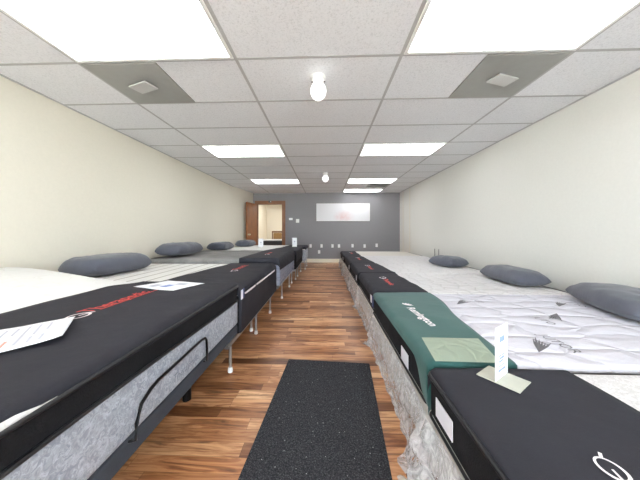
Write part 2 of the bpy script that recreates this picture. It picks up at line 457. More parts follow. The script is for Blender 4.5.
struct('baseboard_left', boxbm(XL, XL+.016, YF, 7.5, 0, .11, .004), M['base'])
struct('baseboard_right', boxbm(XR-.016, XR, YF, YB-.02, 0, .11, .004), M['base'])
bm = bmesh.new(); box(bm, XR-.012, XR, 7.42, 7.46, .12, H-.01, .003); box(bm, XR-.012, XR, 8.05, 8.09, .12, H-.01, .003)
struct('trim_2', bm, M['wall'])

# door casing, leaf and the room beyond
bm = bmesh.new()
cw, ct = .1, .02
box(bm, DX0-.075, DX0, YB-ct, YB, 0, DZ+cw, .005); box(bm, DX1, DX1+cw, YB-ct, YB, 0, DZ+cw, .005)
box(bm, DX0, DX1, YB-ct, YB, DZ, DZ+cw, .005)
box(bm, DX0, DX0+.02, YB, YB+.12, 0, DZ); box(bm, DX1-.02, DX1, YB, YB+.12, 0, DZ); box(bm, DX0+.02, DX1-.02, YB, YB+.12, DZ-.02, DZ)
struct('trim_3', bm, M['casing'])
bm = bmesh.new(); box(bm, -.02, .02, -.76, 0, .012, 1.965, .003)
mt = Matrix.Translation((DX0-.015, YB-.03, 0)) @ Matrix.Rotation(-.13, 4, 'Z')
bmesh.ops.transform(bm, matrix=mt, verts=bm.verts)
d = struct('door_1', bm, M['door'])
bm = bmesh.new()
lathe(bm, [(.001, -.03), (.018, -.03), (.026, -.012), (.026, .008), (.012, .016), (.01, .04), (.03, .042), (.03, .046)], (0, 0, 0), 16)
bmesh.ops.transform(bm, matrix=mt @ Matrix.Translation((.066, -.69, .95)) @ Matrix.Rotation(-PI/2, 4, 'Y'), verts=bm.verts)
obj('door_knob', bm, M['brass'], d, True)
bm = bmesh.new(); box(bm, -2.87, -2.75, YB+.12, 12.2, 0, H+.15); box(bm, -2.87, -.6, 11.6, 11.72, 0, H+.15); box(bm, -.72, -.6, YB+.12, 11.6, 0, H+.15)
struct('wall_hall', bm, M['wall'])
struct('ceiling_hall', boxbm(-2.87, -.6, YB+.12, 11.72, H+.02, H+.12), M['tile'])
l = bpy.data.lights.new('hall_lamp', 'AREA'); l.energy = 24; l.size = 1.0; l.color = (1, .98, .92)
lo = bpy.data.objects.new('hall_lamp', l); lo.location = (-1.6, 10.0, H-.02); C.objects.link(lo)

t = thing('table', (-1.9, 9.35, 0), 'white-topped table with dark apron beyond the open doorway', 'table')
obj('table_top', boxbm(-2.36, -1.45, 9.05, 9.65, .70, .745, .006), M['white_metal'], t)
obj('apron', boxbm(-2.32, -1.49, 9.09, 9.61, .54, .70), M['dark'], t)
for x in (-2.3, -1.55):
    for y in (9.1, 9.56): obj('leg', boxbm(x, x+.04, y, y+.04, 0, .54), M['dark'], t)
t = thing('armchair', (-2.02, 10.3, 0), 'brown wooden chair with padded back seen through the doorway', 'chair')
bm = bmesh.new(); box(bm, -2.24, -1.8, 10.0, 10.45, .40, .47, .02); obj('seat', bm, M['chair_cloth'], t)
bm = bmesh.new(); box(bm, -2.2, -1.84, 10.45, 10.5, .6, .98, .02); obj('backrest', bm, M['chair_cloth'], t)
bm = bmesh.new()
for x in (-2.26, -1.82): box(bm, x, x+.04, 10.45, 10.5, .5, 1.05, .008)
box(bm, -2.26, -1.78, 10.45, 10.5, .99, 1.06, .012); obj('back_frame', bm, M['chair_wood'], t)
for x in (-2.26, -1.82):
    obj('armrest', boxbm(x, x+.045, 10.0, 10.46, .63, .66, .008), M['chair_wood'], t)
    for y in (10.0, 10.45): obj('leg', boxbm(x, x+.04, y, y+.045, 0, .64 if y < 10.2 else .5, .005), M['chair_wood'], t)

# ------------------------------------------------------------------ ceiling fixtures
LL = {(1, -1): 'large lit ceiling panel nearest the front on the left side', (3, -1): 'large lit ceiling panel nearest the front on the right side',
      (1, 3): 'second lit ceiling panel from the front on the left side', (3, 3): 'second lit ceiling panel from the front on the right side',
      (1, 7): 'last lit ceiling panel of the left row before the grey wall', (3, 7): 'third lit ceiling panel of the right row, beside the small ceiling grille',
      (3, 9.5): 'lit ceiling panel closest to the grey back wall', (1, -5): 'added unseen lit ceiling panel behind the viewpoint over the left beds', (3, -5): 'added unseen lit ceiling panel behind the viewpoint over the right beds'}
for c, k in LIGHTS:
    x0, x1 = cols[c]+.013, cols[c+1]-.013; y0, y1 = R0+RH*k+.013, min(R0+RH*(k+1)-.013, YB-.03)
    z = H
    t = thing('ceiling_light', ((x0+x1)/2, (y0+y1)/2, z-.012), LL[(c, k)], 'ceiling light', 'fluorescent panels set in the ceiling grid')
    bm = bmesh.new(); w = .022
    for p in ((x0, x0+w, y0, y1), (x1-w, x1, y0, y1), (x0+w, x1-w, y0, y0+w), (x0+w, x1-w, y1-w, y1)): box(bm, p[0], p[1], p[2], p[3], z-.011, z-.001)
    obj('frame', bm, M['white_metal'], t)
    obj('diffuser', boxbm(x0+w, x1-w, y0+w, y1-w, z-.008, z-.002), M['diffuser'], t)

def vent(x0, y0, label, rot, deflector=True):
    x1, y1 = x0+.585, y0+.585
    t = thing('ceiling_vent', (x0+.29, y0+.29, H-.012), label, 'vent', 'air vents in the ceiling')
    bm = bmesh.new(); box(bm, x0, x1, y0, y1, H-.010, H-.001, .003)
    obj('panel', bm, M['vent'], t)
    bm = bmesh.new()
    if deflector:
        box(bm, -.105, .105, -.06, .06, -.03, -.02, .003)
        box(bm, -.03, .03, -.03, .03, -.02, 0)
        bmesh.ops.transform(bm, matrix=Matrix.Translation((x0+.29, y0+.27, H-.008)) @ Matrix.Rotation(rot, 4, 'Z'), verts=bm.verts)
        obj('deflector', bm, M['vent_light'], t)
    else:
        for i in range(10): box(bm, x0+.05, x1-.05, y0+.05+i*.05, y0+.075+i*.05, H-.016, H-.009)
        obj('louvre', bm, M['vent_dark'], t)
vent(-1.887+.013, R0+.013, 'grey square ceiling vent beside the front panel on the left side', -.35)
vent(1.773-.6, R0+.013, 'grey square ceiling vent beside the front panel on the right side', .35)
vent(1.773-.6, R0+RH*8.1, 'small louvred grille between the two last right-hand light panels', 0, False)

def globe(x, y, r, label):
    t = thing('ceiling_globe_lamp', (x, y, H), label, 'lamp', 'white globe lamps on the ceiling')
    bm = bmesh.new(); lathe(bm, [(.062, 0), (.062, -.014), (.046, -.022), (.046, -.05), (.036, -.055)], (x, y, H-.002), 28); obj('lamp_base', bm, M['white_metal'], t, True, angle=.6)
    for sx in (-1, 1):
        obj('screw', boxbm(x+sx*.05-.008, x+sx*.05+.008, y-.004, y+.004, H-.045, H-.037, .002), M['dark'], t)
    bm = bmesh.new(); n = 14
    lathe(bm, [(max(.001, r*math.sin(PI*i/n)*(1 if i > n/2 else max(.62, 1) if i > 1 else 1)), r*1.12*math.cos(PI*i/n)) for i in range(n+1)], (x, y, H-.052-r*1.02), 28)
    obj('globe', bm, M['globe'], t, True)
globe(-.06, 2.08, .066, 'near round globe lamp on the ceiling over the aisle')
globe(.0, 5.55, .068, 'far round globe lamp on the ceiling over the aisle')

# ------------------------------------------------------------------ back wall fittings
def plate(x, z, label, w=.075, h=.115):
    t = thing('wall_plate', (x, YB, z), label, 'outlet', 'white plates on the grey wall')
    obj('cover_plate', boxbm(x-w/2, x+w/2, YB-.007, YB-.0005, z-h/2, z+h/2, .002), M['white_metal'], t)
    for dz in (-.022, .022): obj('socket', boxbm(x-.016, x+.016, YB-.009, YB-.007, z+dz-.013, z+dz+.013), M['label'], t)
for x, z, lb in ((-.504, .556, 'white wall plate on the grey wall nearest the doorway'), (-.134, .556, 'second upper white wall plate from the doorway, above the lower one'),
                 (-.215, .354, 'white wall plate set lower than all the others'), (.235, .556, 'white wall plate under the whiteboard, left of a close pair'),
                 (.454, .556, 'white wall plate under the middle of the whiteboard'), (.907, .565, 'white wall plate below the right half of the whiteboard'),
                 (1.31, .556, 'white wall plate below the right end of the whiteboard'), (1.71, .58, 'white wall plate nearest the right corner of the grey wall')):
    plate(x, z, lb)
t = thing('light_switch', (-.94, YB, 1.40), 'white light switch plate on the grey wall right of the doorway', 'switch')
obj('cover_plate', boxbm(-1.0, -.89, YB-.009, YB-.0005, 1.34, 1.465, .002), M['white_metal'], t)
for x in (-.968, -.922): obj('toggle', boxbm(x-.009, x+.009, YB-.02, YB-.009, 1.385, 1.42, .002), M['white_metal'], t)
t = thing('wall_mounted_thermostat', (-1.176, YB, 1.46), 'small white thermostat on the grey wall beside the door casing', 'thermostat')
obj('housing', boxbm(-1.235, -1.115, YB-.028, YB-.0005, 1.43, 1.50, .006), M['white_metal'], t)
obj('dial', boxbm(-1.2, -1.15, YB-.031, YB-.028, 1.45, 1.48), M['label'], t)
t = thing('wall_mounted_sensor', (-1.88, YB-.03, 2.0), 'small dark sensor box on the casing above the door', 'sensor')
obj('housing', boxbm(-1.93, -1.83, YB-.055, YB-.021, 2.02, 2.085, .004), M['dark'], t)
obj('lens', boxbm(-1.86, -1.845, YB-.058, YB-.055, 2.035, 2.07), M['white_metal'], t)
t = thing('whiteboard', (.59, YB, 1.39), 'long white dry-erase board hung on the grey back wall', 'whiteboard')
bx0, bx1, bz0, bz1 = -.305, 1.48, 1.395, 1.985
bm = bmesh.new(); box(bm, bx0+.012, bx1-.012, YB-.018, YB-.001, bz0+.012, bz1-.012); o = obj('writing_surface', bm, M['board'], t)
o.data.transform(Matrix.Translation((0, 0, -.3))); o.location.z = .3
bm = bmesh.new()
for p in ((bx0, bx0+.012, bz0, bz1), (bx1-.012, bx1, bz0, bz1), (bx0+.012, bx1-.012, bz0, bz0+.012), (bx0+.012, bx1-.012, bz1-.012, bz1)): box(bm, p[0], p[1], YB-.024, YB-.001, p[2], p[3])
obj('frame', bm, M['white_metal'], t)
for x, y, lb in ((0, 5.55, 'thin dark cord on the right wall, the nearer of two'), (0, 5.75, 'thin dark cord on the right wall, the farther of two')):
    bm = bmesh.new(); tube(bm, [(XR-.008, y, .66), (XR-.008, y, .5), (XR-.008, y+.005, .25), (XR-.01, y+.01, .12)], .006)
    recentre(tag(obj('power_cord', bm, M['cord'], None, True), lb, 'cord', 'cords on the right wall'))

# ------------------------------------------------------------------ floor mat
bm = bmesh.new(); box(bm, -.325, .325, -.62, .62, .002, .012, .004)
o = obj('floor_mat', bm, M['rug']); o.location = (-.02, 1.40, 0); o.rotation_euler.z = math.radians(-4)
tag(o, 'charcoal speckled rectangular mat lying on the wood floor of the aisle', 'mat')

# ------------------------------------------------------------------ beds
def cover(parent, mat, xa, d, y0, y1, zf, wf, zb, name='foot_cover', flap=(.10, .05), r=.03, seed=0, hangf=None, eps=.006, shy=None):
    """cloth laid over the foot of a mattress: from wf(y) in from the aisle edge, over the edge, down to zb; zf = height of the top"""
    bm = bmesh.new(); rows = []
    NY = 44; NT_, NS = 22, 8
    ys = []
    if flap[0]: ys += [(y0-eps, flap[0]), (y0-eps, flap[0]*.5), (y0-eps*.7, .006)]
    ys += [(y0+.012+(y1-y0-.024)*j/NY, 0) for j in range(NY+1)]
    if flap[1]: ys += [(y1+eps*.7, .006), (y1+eps, flap[1]*.5), (y1+eps, flap[1])]
    for (y, drop) in ys:
        row = []; yc = min(max(y, y0), y1); sh = d*shy((yc-y0)/(y1-y0)) if shy else 0; w = wf((yc-y0)/(y1-y0)); zb_ = hangf((yc-y0)/(y1-y0)) if hangf else zb
        for i in range(NT_+1):
            u = i/NT_; x = xa+d*(w+(r-w)*u)
            z = zf(x, yc)+eps
            row.append(Vector((x, y, z-drop)))
        zt = zf(xa+d*r, yc)
        for i in range(1, 6):
            a = PI/2*i/5; row.append(Vector((xa+d*(r-(r+eps)*math.sin(a)), y, zt-r+(r+eps)*math.cos(a)-drop)))
        for i in range(1, NS+1):
            v = i/NS; z = zt-r+(zb_-(zt-r))*v
            row.append(Vector((xa-d*(eps+.004*math.sin(v*PI)+.003*nz(y*9+seed, z*14)), y, min(z, row[-1].z) if drop == 0 else min(z, zt-r)-(0 if z < zt-r-drop else 0))))
        rows.append([bm.verts.new(p+Vector((sh*sstep(0, .12, abs(p.x-xa-d*w)), 0, 0))) for p in row])
    for a, b in zip(rows, rows[1:]):
        for i in range(len(a)-1): bm.faces.new((a[i], a[i+1], b[i+1], b[i]))
    o = obj(name, bm, mat, parent, True)
    s = o.modifiers.new('thickness', 'SOLIDIFY'); s.thickness = .004; s.offset = 1 if False else 0
    return o

def emblem(parent, P, ux, uy, zf, s=1.0, eps=.0105):
    bm = bmesh.new()
    for vs, fs in (ring_polys(.052*s, .042*s, .010*s), bar_polys(.0, .0, .06*s, -.012*s, .008*s), bar_polys(-.045*s, .01*s, -.07*s, .03*s, .011*s), bar_polys(.03*s, .03*s, .07*s, -.016*s, .009*s)):
        lay(bm, vs, fs, P, ux, uy, zf, eps)
    return obj('emblem', bm, M['logo_white'], parent)
def wordmark(parent, s, size, P, ux, uy, zf, mat, bold=.0, eps=.0105, shear=0, name='lettering', underline=None):
    bm = bmesh.new(); vs, fs = text_polys(s, size, bold, shear); lay(bm, vs, fs, P, ux, uy, zf, eps)
    if underline: lay(bm, *bar_polys(*underline), P, ux, uy, zf, eps)
    return obj(name, bm, mat, parent)

def wave(w0, w1, amp=.02, seed=0, f=4):
    return lambda t: w0+(w1-w0)*t+amp*nz(t*f+seed*3.1, seed*7.7)

def piping(parent, x0, x1, y0, y1, z, r=.006, rr=.035, mat='black_pipe', warp=None):
    bm = bmesh.new(); tube(bm, rrect_path(x0, x1, y0, y1, z, rr), r, 8, True)
    return obj('piping', bm, M[mat], parent, True, warp)

def metal_leg(parent, x, y, top, brace=True):
    bm = bmesh.new(); tube(bm, [(x, y, .03), (x, y, top)], .011, 10)
    l = obj('leg', bm, M['steel'], parent, True, angle=.8)
    bm = bmesh.new(); lathe(bm, [(.017, 0), (.019, .012), (.015, .034), (.012, .036)], (x, y, .001), 14)
    obj('foot', bm, M['foot'], l, True, angle=.8)

GL = 'mattresses on display along the left wall'; GR = 'mattresses on display along the right wall'
LBEDX = -2.635
# ---- left, first bed: adjustable base with raised head
X1, Ya, Yb, Z1 = -.70, .36, 1.985, .645
raise_ = lambda x: .12*sstep(1.45, 2.6, -x)
bed = thing('bed', ((X1+LBEDX)/2, (Ya+Yb)/2, 0), 'white-topped bed with raised head, grey damask side and black foot cover', 'bed', GL)
wp = lambda co: Vector((co.x, co.y, co.z+raise_(co.x)))
obj('mattress', rbox(LBEDX, X1, Ya, Yb, .315, .535, .025), M['damask'], bed, True, lambda co: wp(Vector((co.x, co.y, co.z-(.026*sstep(.6, 1.95, co.y) if co.z > .45 else 0)))))
obj('border', rbox(LBEDX+.004, X1-.004, Ya+.004, Yb-.004, .50, .626, .02), M['black_border'], bed, True, wp)
obj('top_panel', rbox(LBEDX+.002, X1-.006, Ya+.004, Yb+.004, .575, Z1, .034), M['white_knit'], bed, True, wp)
for z, rr in ((.534, .007), (.622, .007)): piping(bed, LBEDX-.002, X1+.004, Ya-.003, Yb-.004, z, rr, .035, 'black_pipe', (lambda co: wp(Vector((co.x, co.y, co.z-.026*sstep(.6, 1.95, co.y))))) if z < .6 else wp)
zt1 = lambda x, y: Z1+raise_(x)+.004*nz(x*4, y*4)
cv = cover(bed, M['black'], X1-.006, -1, Ya+.01, Yb+.002, zt1, lambda t: .905-.04*t+.02*nz(t*5, 2.2)-.10*sstep(.85, 1, t), Z1-.03, flap=(0, .06), r=.034,
           hangf=lambda t: Z1-.036+.03*sstep(.40, .1, t), shy=lambda t: .012*sstep(.38, .05, t))
ux, uy = (0, 1), (-1, 0)
emblem(cv, (-1.17, 1.145), ux, uy, zt1, 1.0)
wordmark(cv, 'Therapedic', .098, (-1.175, 1.20), (-.01, 1), (-1, -.01), zt1, M['logo_red'], .0012, underline=(.05, -.014, .5, -.014, .008))
b = obj('adjustable_base', boxbm(LBEDX+.02, X1-.005, Ya, Yb, .235, .312, .012), M['base_fab'], bed)
for x in (-.87, -2.4):
    for y in (.75, 1.54):
        bm = bmesh.new(); tube(bm, [(x, y, .003), (x, y, .236)], .026, 14); obj('leg', bm, M['bar'], b, True, angle=.8)
bm = bmesh.new(); xb = X1+.014
p = [(xb-.03, .875, .30), (xb, .88, .305), (xb, .885, .36), (xb, .91, .415), (xb, .96, .44), (xb, 1.0, .448), (xb, 1.2, .452), (xb, 1.36, .455), (xb, 1.40, .45), (xb, 1.42, .43), (xb, 1.425, .38), (xb, 1.425, .31), (xb-.03, 1.425, .30)]
tube(bm, p, .007); obj('retainer_bar', bm, M['bar'], bed, True)
bm = bmesh.new(); vs, fs = text_polys('Therapedic', .05, 0, .3)
for a in (0,):
    nv = [bm.verts.new((X1+.0015, 1.12+u, .36+v)) for (u, v) in vs]
    for f in fs: bm.faces.new([nv[i] for i in f])
obj('lettering', bm, M['ink_faint'], bed)

def frame(bed, x, d, y0, y1, legs, top=.205, inner=.5):
    """low steel bed frame: rails and legs"""
    bm = bmesh.new(); xw = x+d*1.8
    for xx in (x+d*.03, xw):
        box(bm, min(xx, xx+d*.03), max(xx, xx+d*.03), y0, y1, top-.03, top, .002)
    for yy in (y0+.02, (y0+y1)/2, y1-.05): box(bm, min(x+d*.03, xw), max(x+d*.03, xw), yy, yy+.03, top-.028, top-.003, .002)
    obj('bed_frame', bm, M['steel'], bed)
    for (lx, ly) in legs: metal_leg(bed, x+d*lx, ly, top-.01)
    for ly in (y0+.15, y1-.15): metal_leg(bed, x+d*1.75, ly, top-.01)

# ---- left, second bed: striped
X2, Ya, Yb, Z2 = -.695, 2.02, 3.50, .60
bed = thing('bed', ((X2+LBEDX)/2, (Ya+Yb)/2, 0), 'bed with white and grey striped top and dark cover, on steel legs', 'bed', GL)
frame(bed, X2, -1, 1.84, Yb, [(.02, 1.855), (.02, 2.55), (.09, 2.62), (.02, 3.2)])
obj('mattress', rbox(LBEDX, X2, Ya, Yb, .21, .53, .03), M['black_border'], bed, True)
obj('top_panel', rbox(LBEDX+.004, X2-.006, Ya+.004, Yb-.004, .48, Z2, .055), M['stripe'], bed, True)
zt2 = lambda x, y: Z2+.004*nz(x*4+3, y*4)
cv = cover(bed, M['black'], X2-.006, -1, Ya+.004, Yb-.004, zt2, wave(.80, .62, .03, 3), .535, flap=(.06, .06), seed=3, r=.055)
emblem(cv, (-1.03, 2.80), ux, uy, zt2, .9)
wordmark(cv, 'Therapedic', .085, (-1.03, 2.86), ux, uy, zt2, M['logo_red'], .0015, underline=(.05, -.012, .42, -.012, .006))
for (a, b_) in ((2.12, 2.42), (2.47, 2.93), (2.98, 3.34)):
    bm = bmesh.new(); tube(bm, [(X2+.008, a, .528), (X2+.008, (a+b_)/2, .525), (X2+.008, b_, .528)], .007, 6); obj('piping', bm, M['logo_white'], bed)
obj('border', rbox(X2-.02, X2+.006, Ya+.004, Yb-.004, .222, .52, .01, 3), M['black'], bed, True)
bm = bmesh.new(); box(bm, X2+.004, X2+.012, 2.015, 2.055, .50, .575, .002); o = obj('care_tag', bm, M['label'], bed); o['label'] = 'white and blue care tag'
bm = bmesh.new(); box(bm, X2+.003, X2+.014, 2.06, 2.085, .50, .58, .002); obj('care_tag', bm, M['label_blue'], bed)

# ---- left, third bed: grey heather top
X3, Ya, Yb, Z3 = -.655, 3.56, 5.22, .655
bed = thing('bed', ((X3+LBEDX)/2, (Ya+Yb)/2, 0), 'bed with grey heather top, dark foot cover and pale blue-grey quilted side', 'bed', GL)
frame(bed, X3, -1, Ya, Yb, [(.03, 3.9), (.03, 4.7), (.03, 5.05)], .255)
obj('mattress', rbox(LBEDX, X3, Ya, Yb, .26, .58, .03), M['blue_side'], bed, True)
obj('top_panel', rbox(LBEDX+.004, X3-.006, Ya+.002, Yb-.004, .52, Z3, .06), M['grey_top'], bed, True, lambda c: Vector((c.x, c.y, c.z+(.008*nz(c.x*5, c.y*5) if c.z > .6 else 0))))
zt3 = lambda x, y: Z3+.006+.004*nz(x*4+6, y*4)
cv = cover(bed, M['black'], X3-.004, -1, Ya, Yb, zt3, wave(.60, .55, .03, 5), .50, flap=(.09, .06), seed=5, r=.06, hangf=lambda t: .50-.05*t)
emblem(cv, (-.97, 4.14), ux, uy, zt3, .9)
wordmark(cv, 'Therapedic', .085, (-.97, 4.2), ux, uy, zt3, M['logo_red'], .0015)

# ---- left, fourth and fifth beds
X4, Ya, Yb, Z4 = -.62, 5.26, 6.68, .635
bed = thing('bed', ((X4+LBEDX)/2, (Ya+Yb)/2, 0), 'white-topped bed with dark cover carrying two small upright sign cards', 'bed', GL)
frame(bed, X4, -1, Ya, Yb, [(.03, 5.42), (.03, 5.8), (.03, 6.5)], .235)
obj('mattress', rbox(LBEDX, X4, Ya, Yb, .24, .58, .03), M['black_border'], bed, True)
obj('top_panel', rbox(LBEDX+.004, X4-.006, Ya+.004, Yb-.004, .54, Z4, .03), M['white_knit'], bed, True)
zt4 = lambda x, y: Z4+.004*nz(x*4+9, y*4)
cv = cover(bed, M['black'], X4-.004, -1, Ya+.004, Yb-.004, zt4, wave(.70, .46, .03, 8), .40, flap=(.08, .06), seed=8)
X5, Ya, Yb, Z5 = -.535, 6.72, 7.62, .625
bed = thing('bed', ((X5+LBEDX)/2, (Ya+Yb)/2, 0), 'narrow bed with pale grey side corner, last on the left before the doorway', 'bed', GL)
frame(bed, X5, -1, Ya, Yb, [(.03, 6.9), (.03, 7.5)], .235)
obj('mattress', rbox(LBEDX+.12, X5, Ya, Yb, .24, .58, .06), M['damask'], bed, True)
obj('top_panel', rbox(LBEDX+.124, X5-.006, Ya+.004, Yb-.004, .54, Z5, .03), M['white_knit'], bed, True)
zt5 = lambda x, y: Z5+.004*nz(x*4+12, y*4)
cover(bed, M['black'], X5-.004, -1, Ya+.004, Yb-.004, zt5, wave(.62, .5, .02, 11), .56, flap=(.06, .06), seed=11)

# ---- right beds
def plastic(bed, xa, y0, y1, ztop, seed, flare=None):
    bm = bmesh.new(); rows = []; NY = int((y1-y0)/.022); NV = 16
    for j in range(NY+1):
        y = y0+(y1-y0)*j/NY; row = []
        e = min(y-y0, y1-y); bunch = 1+1.2*sstep(.12, 0, e)
        fl = flare(y) if flare else 0
        top = ztop+.012*nz(y*9, seed)-(.02*abs(nz(y*21, seed+2)))
        for i in range(NV+1):
            v = i/NV
            z = top*(1-v)+.006*v
            cr = abs(nz(y*9+seed, z*11))*.022+abs(nz(y*24, z*24, seed))*.008
            bell = .008+.012*v**1.5+.016*math.sin(v*PI)*(.5+.5*nz(y*5, seed+5))
            x = xa-(bell+cr*(.25+v))*bunch-fl*v**2
            z2 = max(.006, z+.018*nz(y*14+4, v*6, seed)*math.sin(v*PI)*bunch)
            row.append(bm.verts.new((x, min(max(y+.01*nz(y*15, z*15, seed+9), y0), y1), z2)))
        # skirt lying on the floor
        for i in range(1, 4):
            q = row[NV].co; row.append(bm.verts.new((q.x-.005*i*bunch-fl*.12*i, y, max(.004, .004+.016*abs(nz(y*12, i*1.3, seed))*bunch))))
        rows.append(row)
    for a, b in zip(rows, rows[1:]):
        for i in range(len(a)-1): bm.faces.new((a[i], a[i+1], b[i+1], b[i]))
    o = obj('plastic_wrap', bm, M['plastic'], bed, True); o['label'] = 'crumpled clear plastic wrap hanging to the floor'
    return o

RB = 2.41
def right_bed(label, xa, y0, y1, zt, top, cmat, w0, w1, seed, zb, seg=.30, flap=(.05, .05), hangf=None, wf=None, flare=None):
    bed = thing('bed', ((xa+RB)/2, (y0+y1)/2, 0), label, 'bed', GR)
    obj('box_spring', rbox(xa+.015, RB, y0+.01, y1-.01, .03, seg, .03), M['box'], bed, True)
    for x in (xa+.12, RB-.12):
        for y in (y0+.12, y1-.12): obj('foot', boxbm(x-.03, x+.03, y-.03, y+.03, .001, .035), M['bar'], bed)
    obj('mattress', rbox(xa, RB, y0, y1, seg, zt-.02, .03), M['black_border'], bed, True)
    obj('top_panel', rbox(xa+.006, RB-.004, y0+.004, y1-.004, zt-.05, zt, .03, 40, 26), M[top], bed, True,
        lambda c: Vector((c.x, c.y, c.z-(.05*sstep(RB-.12, RB, c.x)))))
    piping(bed, xa-.003, RB, y0-.001, y1+.001, seg+.012, .006)
    zf = lambda x, y: zt+.004*nz(x*4+seed, y*4)
    cv = cover(bed, cmat, xa+.004, 1, y0+.004, y1-.004, zf, wf or wave(w0, w1, .02, seed), zb, flap=flap, seed=seed, hangf=hangf)
    plastic(bed, xa+.005, y0-.004, y1+.004, seg-.01, seed*1.7, flare)
    return bed, cv, zf
rux, ruy = (0, -1), (1, 0)
def side_tag(bed, xa, y0, y1, z0, z1, d=.007):
    o = obj('care_tag', boxbm(xa-d-.003, xa-d, y0, y1, z0, z1), M['label'], bed); o['label'] = 'white care tag'

bed, cv, zf = right_bed('nearest bed on the right, dark cover with white oval emblem and pale grey woven top', .437, -.35, 1.075, .48, 'pale_damask', M['black'], .55, .55, 1, .455, .285,
                        flap=(0, .06), wf=lambda t: .545+.008*math.sin(t*9), flare=lambda y: .035*math.exp(-((y-1.04)/.06)**2)+.02*math.exp(-((y-.85)/.1)**2))
emblem(cv, (.685, .622), rux, ruy, zf, .66)
wordmark(cv, 'Therapedic', .095, (.67, .565), rux, ruy, zf, M['logo_red'], .0012)
side_tag(bed, .437, .86, .985, .345, .415)
piping(bed, .431, RB, -.352, 1.077, .462, .007)

bed, cv, zf = right_bed('bed with dark green foot cover, sage panel and leaf prints on white top', .446, 1.10, 2.36, .482, 'white_quilt', M['green'], .4, .5, 2, .44, .29,
                        flap=(.19, .03), wf=lambda t: .37+.14*sstep(0, 1.0, t)+.009*math.sin(t*3.1*PI),
                        hangf=lambda t: .445-.145*sstep(.13, .02, t)-.06*sstep(.95, 1, t), flare=lambda y: .045*math.exp(-((y-1.16)/.06)**2))
wordmark(cv, 'Remington', .08, (.598, 1.87), (.09, -1), (1, .09), zf, M['logo_white'], .0022)
bm = bmesh.new()
for i in range(5):
    a = -.9+i*.45; c_, s_ = math.cos(a), math.sin(a)
    vs = [(0, 0), (.03*c_-.012*s_, .03*s_+.012*c_), (.062*c_, .062*s_), (.03*c_+.012*s_, .03*s_-.012*c_)]
    lay(bm, vs, [(0, 1, 2, 3)], (.61, 1.93), (.7, .7), (-.7, .7), zf, .011)
obj('emblem', bm, M['logo_white'], cv)
bm = bmesh.new(); n = 14
g_ = [[None]*(n+1) for _ in range(n+1)]
for i in range(n+1):
    for j in range(n+1):
        u, v = i/n, j/n; y = 1.106+.25*v; x0 = .478+.035*v; x1 = .755+.055*v; x = x0+(x1-x0)*u
        g_[i][j] = bm.verts.new((x, y, zf(x, y)+.0095+.006*(math.sin(u*PI)*math.sin(v*PI))**.5))
for i in range(n):
    for j in range(n): bm.faces.new((g_[i][j], g_[i+1][j], g_[i+1][j+1], g_[i][j+1]))
o = obj('quilted_panel', bm, M['sage'], cv, True); o['label'] = 'pale sage quilted panel'
side_tag(bed, .446, 1.34, 1.46, .325, .40)
obj('care_tag', boxbm(.432, .438, 2.30, 2.34, .36, .46), M['label_blue'], bed)
# dark leaf and word prints on the quilt
def leafprint(tip, b0, b1, word, size, tx, ty):
    bm = bmesh.new(); tip, b0, b1 = Vector(tip), Vector(b0), Vector(b1); n = 6
    for k in range(n):                                   # veins fanning from the tip to a ragged edge
        e = b0.lerp(b1, k/(n-1)); e = tip.lerp(e, .8+.2*((k*3) % 4)/3)
        d = (e-tip); p = Vector((-d.y, d.x)).normalized()*.0055; m = tip.lerp(e, .6)
        lay(bm, [tip[:], (m+p)[:], e[:], (m-p)[:]], [(0, 1, 2, 3)], (0, 0), (1, 0), (0, 1), zf, .0025)
    for a, b in ((.45, .06), (.75, .04)):
        q0, q1 = tip.lerp(b0, a), tip.lerp(b1, a)
        lay(bm, *bar_polys(q0.x, q0.y, q1.x, q1.y, .008), (0, 0), (1, 0), (0, 1), zf, .003)
    vs, fs = text_polys(word, size); lay(bm, vs, fs, (tx, ty), rux, ruy, zf, .0025)
    o = obj('leaf_print', bm, M['ink_dark'], TOP, False); o['label'] = 'dark leaf print with lettering'
TOP = [c for c in bed.children if c.name.startswith('top_panel')][0]
leafprint((1.01, 1.22), (1.135, 1.42), (1.165, 1.33), 'JUTOR', .07, 1.175, 1.43)
leafprint((1.61, 1.80), (1.45, 1.70), (1.50, 1.64), 'JUTO', .065, 1.385, 1.74)
leafprint((1.78, 1.97), (1.88, 2.12), (1.93, 2.07), 'TO', .06, 1.95, 2.05)
leafprint((1.03, 2.0), (1.16, 2.17), (1.19, 2.08), 'JUT', .06, 1.23, 2.14)

spec = [('dark-covered bed beside the green one on its far side', 2.385, 3.46, .465, .478, 3, .97, 'white_quilt2', .50, .48, .40),
        ('dark-covered white bed, second beyond the green one', 3.485, 4.50, .455, .48, 4, .97, 'white_quilt2', .50, .44, .40),
        ('dark-covered white bed, third beyond the green one', 4.525, 5.95, .45, .478, 5, .97, 'white_quilt2', .45, .36, .40),
        ('cream-topped bed with dark cover, last on the right before the grey wall', 5.98, 7.30, .44, .47, 6, .97, 'cream_quilt', .40, .40, .38)]
for lb, y0, y1, xa, zt, sd, _, top, w0, w1, zb in spec:
    bed, cv, zf = right_bed(lb, xa, y0, y1, zt, top, M['black'], w0, w1, sd, zb, .29)
    yc = (y0+y1)/2
    emblem(cv, (xa+.235, yc+.16), rux, ruy, zf, .95)
    wordmark(cv, 'Therapedic', .075, (xa+.22, yc+.09), rux, ruy, zf, M['logo_red'], .0022)
    side_tag(bed, xa, y0+.06, y0+.12, .36, .43, .016)

